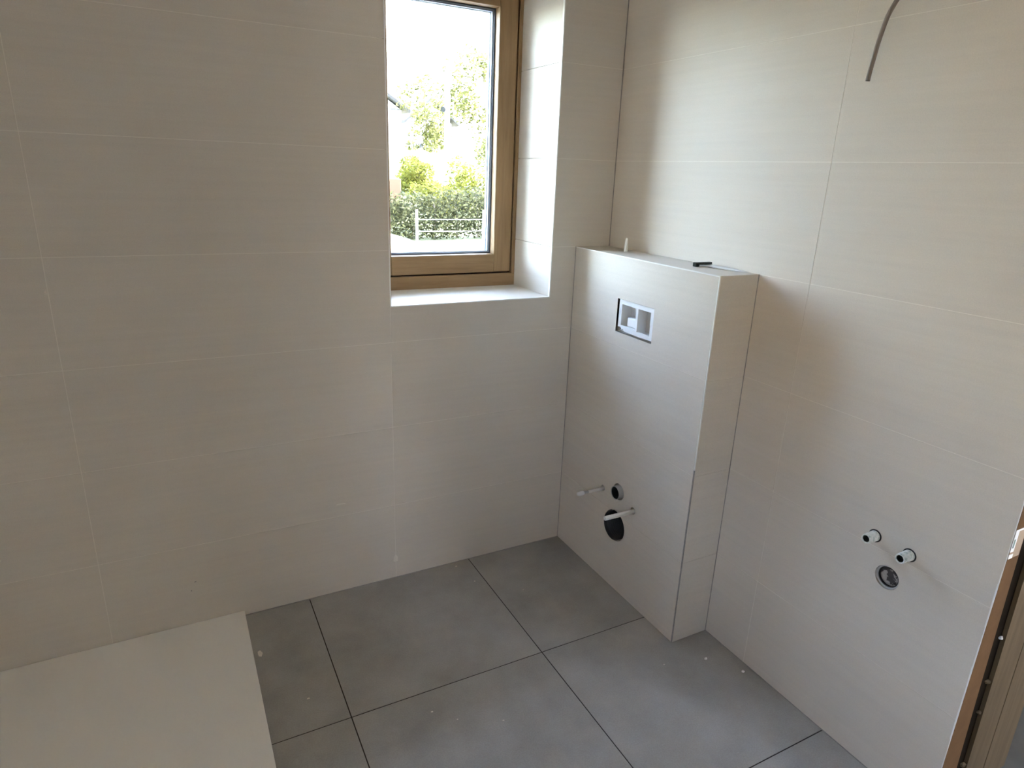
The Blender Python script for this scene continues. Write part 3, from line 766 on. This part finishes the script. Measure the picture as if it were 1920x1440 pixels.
for k in range(15):
    x = A2.x+(B2.x-A2.x)*k/14
    o = box('baluster', (x-0.04, A2.y-0.95, zb), (x+0.04, A2.y-0.89, zt), M['roof']); o.parent = h2; o.matrix_parent_inverse = i2
for zz in (zb-0.15, zt):
    o = box('rail', (A2.x, A2.y-0.97, zz), (B2.x, A2.y-0.87, zz+0.12), M['render']); o.parent = h2; o.matrix_parent_inverse = i2
o = box('balcony_slab', (A2.x, A2.y-1.0, zb-0.4), (B2.x, A2.y, zb-0.15), M['render']); o.parent = h2; o.matrix_parent_inverse = i2
# white pergola in front of a green window wall at the right
a, b_ = at(852, 312, 36), at(912, 258, 36)
pg = empty('pergola', (0.5*(a.x+b_.x), a.y, 1.2)); tag(pg, 'white garden pergola with cross bars at the right of the window view', 'pergola'); pi = Matrix.Translation(-Vector(pg.location))
for x in (a.x, 0.5*(a.x+b_.x)-0.2, b_.x):
    o = box('post', (x-0.09, a.y-0.09, 0.6), (x+0.09, a.y+0.09, b_.z), M['render']); o.parent = pg; o.matrix_parent_inverse = pi
for z in (a.z+0.25, a.z+0.6, b_.z):
    o = box('bar', (a.x-0.3, a.y-0.12, z), (b_.x+0.3, a.y-0.02, z+0.14), M['render']); o.parent = pg; o.matrix_parent_inverse = pi
o = box('back_screen', (0.5*(a.x+b_.x)-0.1, a.y+1.2, 0.6), (b_.x, a.y+1.26, b_.z-0.1), M['plaster']); o.parent = pg; o.matrix_parent_inverse = pi

# unseen ochre block, added to warm the light entering the second window
nb = empty('ochre_bounce_block', (-14, -4, GZ)); tag(nb, 'unseen ochre block added left of the bathroom to bounce warm light in', 'house')
for o in (box('walls', (-20, -14, GZ), (-14, 6, GZ+5.5), M['ochre']), box('roof', (-20.5, -14.5, GZ+5.5), (-13.6, 6.5, GZ+5.8), M['roof'])):
    o.parent = nb; o.matrix_parent_inverse = Matrix.Translation(-Vector(nb.location))

box_w = box('ochre_bounce_wall', (-6, -7.3, GZ), (9, -7.0, 3.0), M['ochre'], None, 0.03)  # added out of view, warms the daylight reaching the hall window
tag(box_w, 'unseen ochre wall added behind the hall window to bounce warm light in', 'wall')


# parked white car: the bonnet end shows at the lower left of the pane
car = empty('parked_car', (0.2, 8.6, GZ)); tag(car, 'white car parked outside, only its sloping roof end showing at lower left of the pane', 'car')
ci = Matrix.Translation(-Vector(car.location))
def carp(o): o.parent = car; o.matrix_parent_inverse = ci; return o
side = [(-2.15, -0.75), (-2.2, -0.35), (-2.1, -0.05), (-1.9, 0.02), (-1.35, 0.36), (-0.9, 0.47), (0.9, 0.505), (1.55, 0.47), (2.05, 0.36), (2.28, 0.23), (2.55, -0.02), (2.62, -0.4), (2.55, -0.75)]
bm = bmesh.new()
def carsec(y, inset):
    return [bm.verts.new((x*(1-0.01*inset) + 0.0, y, z-(0.06*inset if z > 0.1 else 0))) for x, z in side]
secs = [carsec(7.75, 1.6), carsec(7.83, 0.5), carsec(8.1, 0.0), carsec(9.1, 0.0), carsec(9.37, 0.5), carsec(9.45, 1.6)]
for p, q in zip(secs, secs[1:]):
    for i in range(len(side)): j = (i+1) % len(side); bm.faces.new((p[i], p[j], q[j], q[i]))
bm.faces.new(secs[0]); bm.faces.new(secs[-1])
carp(bm_obj('body', bm, M['carpaint'], None, False))
carp(plate('side_window', lambda u, v, d: (u, 7.74+d, v), [(-1.5, 0.02), (-1.15, 0.30), (0.9, 0.33), (1.9, 0.18), (2.0, 0.02)], [], 0, 0.012, M['carglass']))
for x in (-1.35, 1.65):
    for y in (7.72, 9.28):
        w = carp(lathe_obj('wheel', (x, y, GZ+0.33), (0, 1, 0), [(0, 0), (0, 0.19), (0.02, 0.2), (0.0, 0.31), (0.03, 0.33), (0.17, 0.33), (0.2, 0.31), (0.2, 0)], M['tyre'], None, 24))
        o = lathe_obj('hubcap', (x, y-0.004, GZ+0.33), (0, 1, 0), [(0, 0), (0, 0.17), (0.01, 0.19), (0.20, 0.19), (0.208, 0)], M['alu'], w, 20)
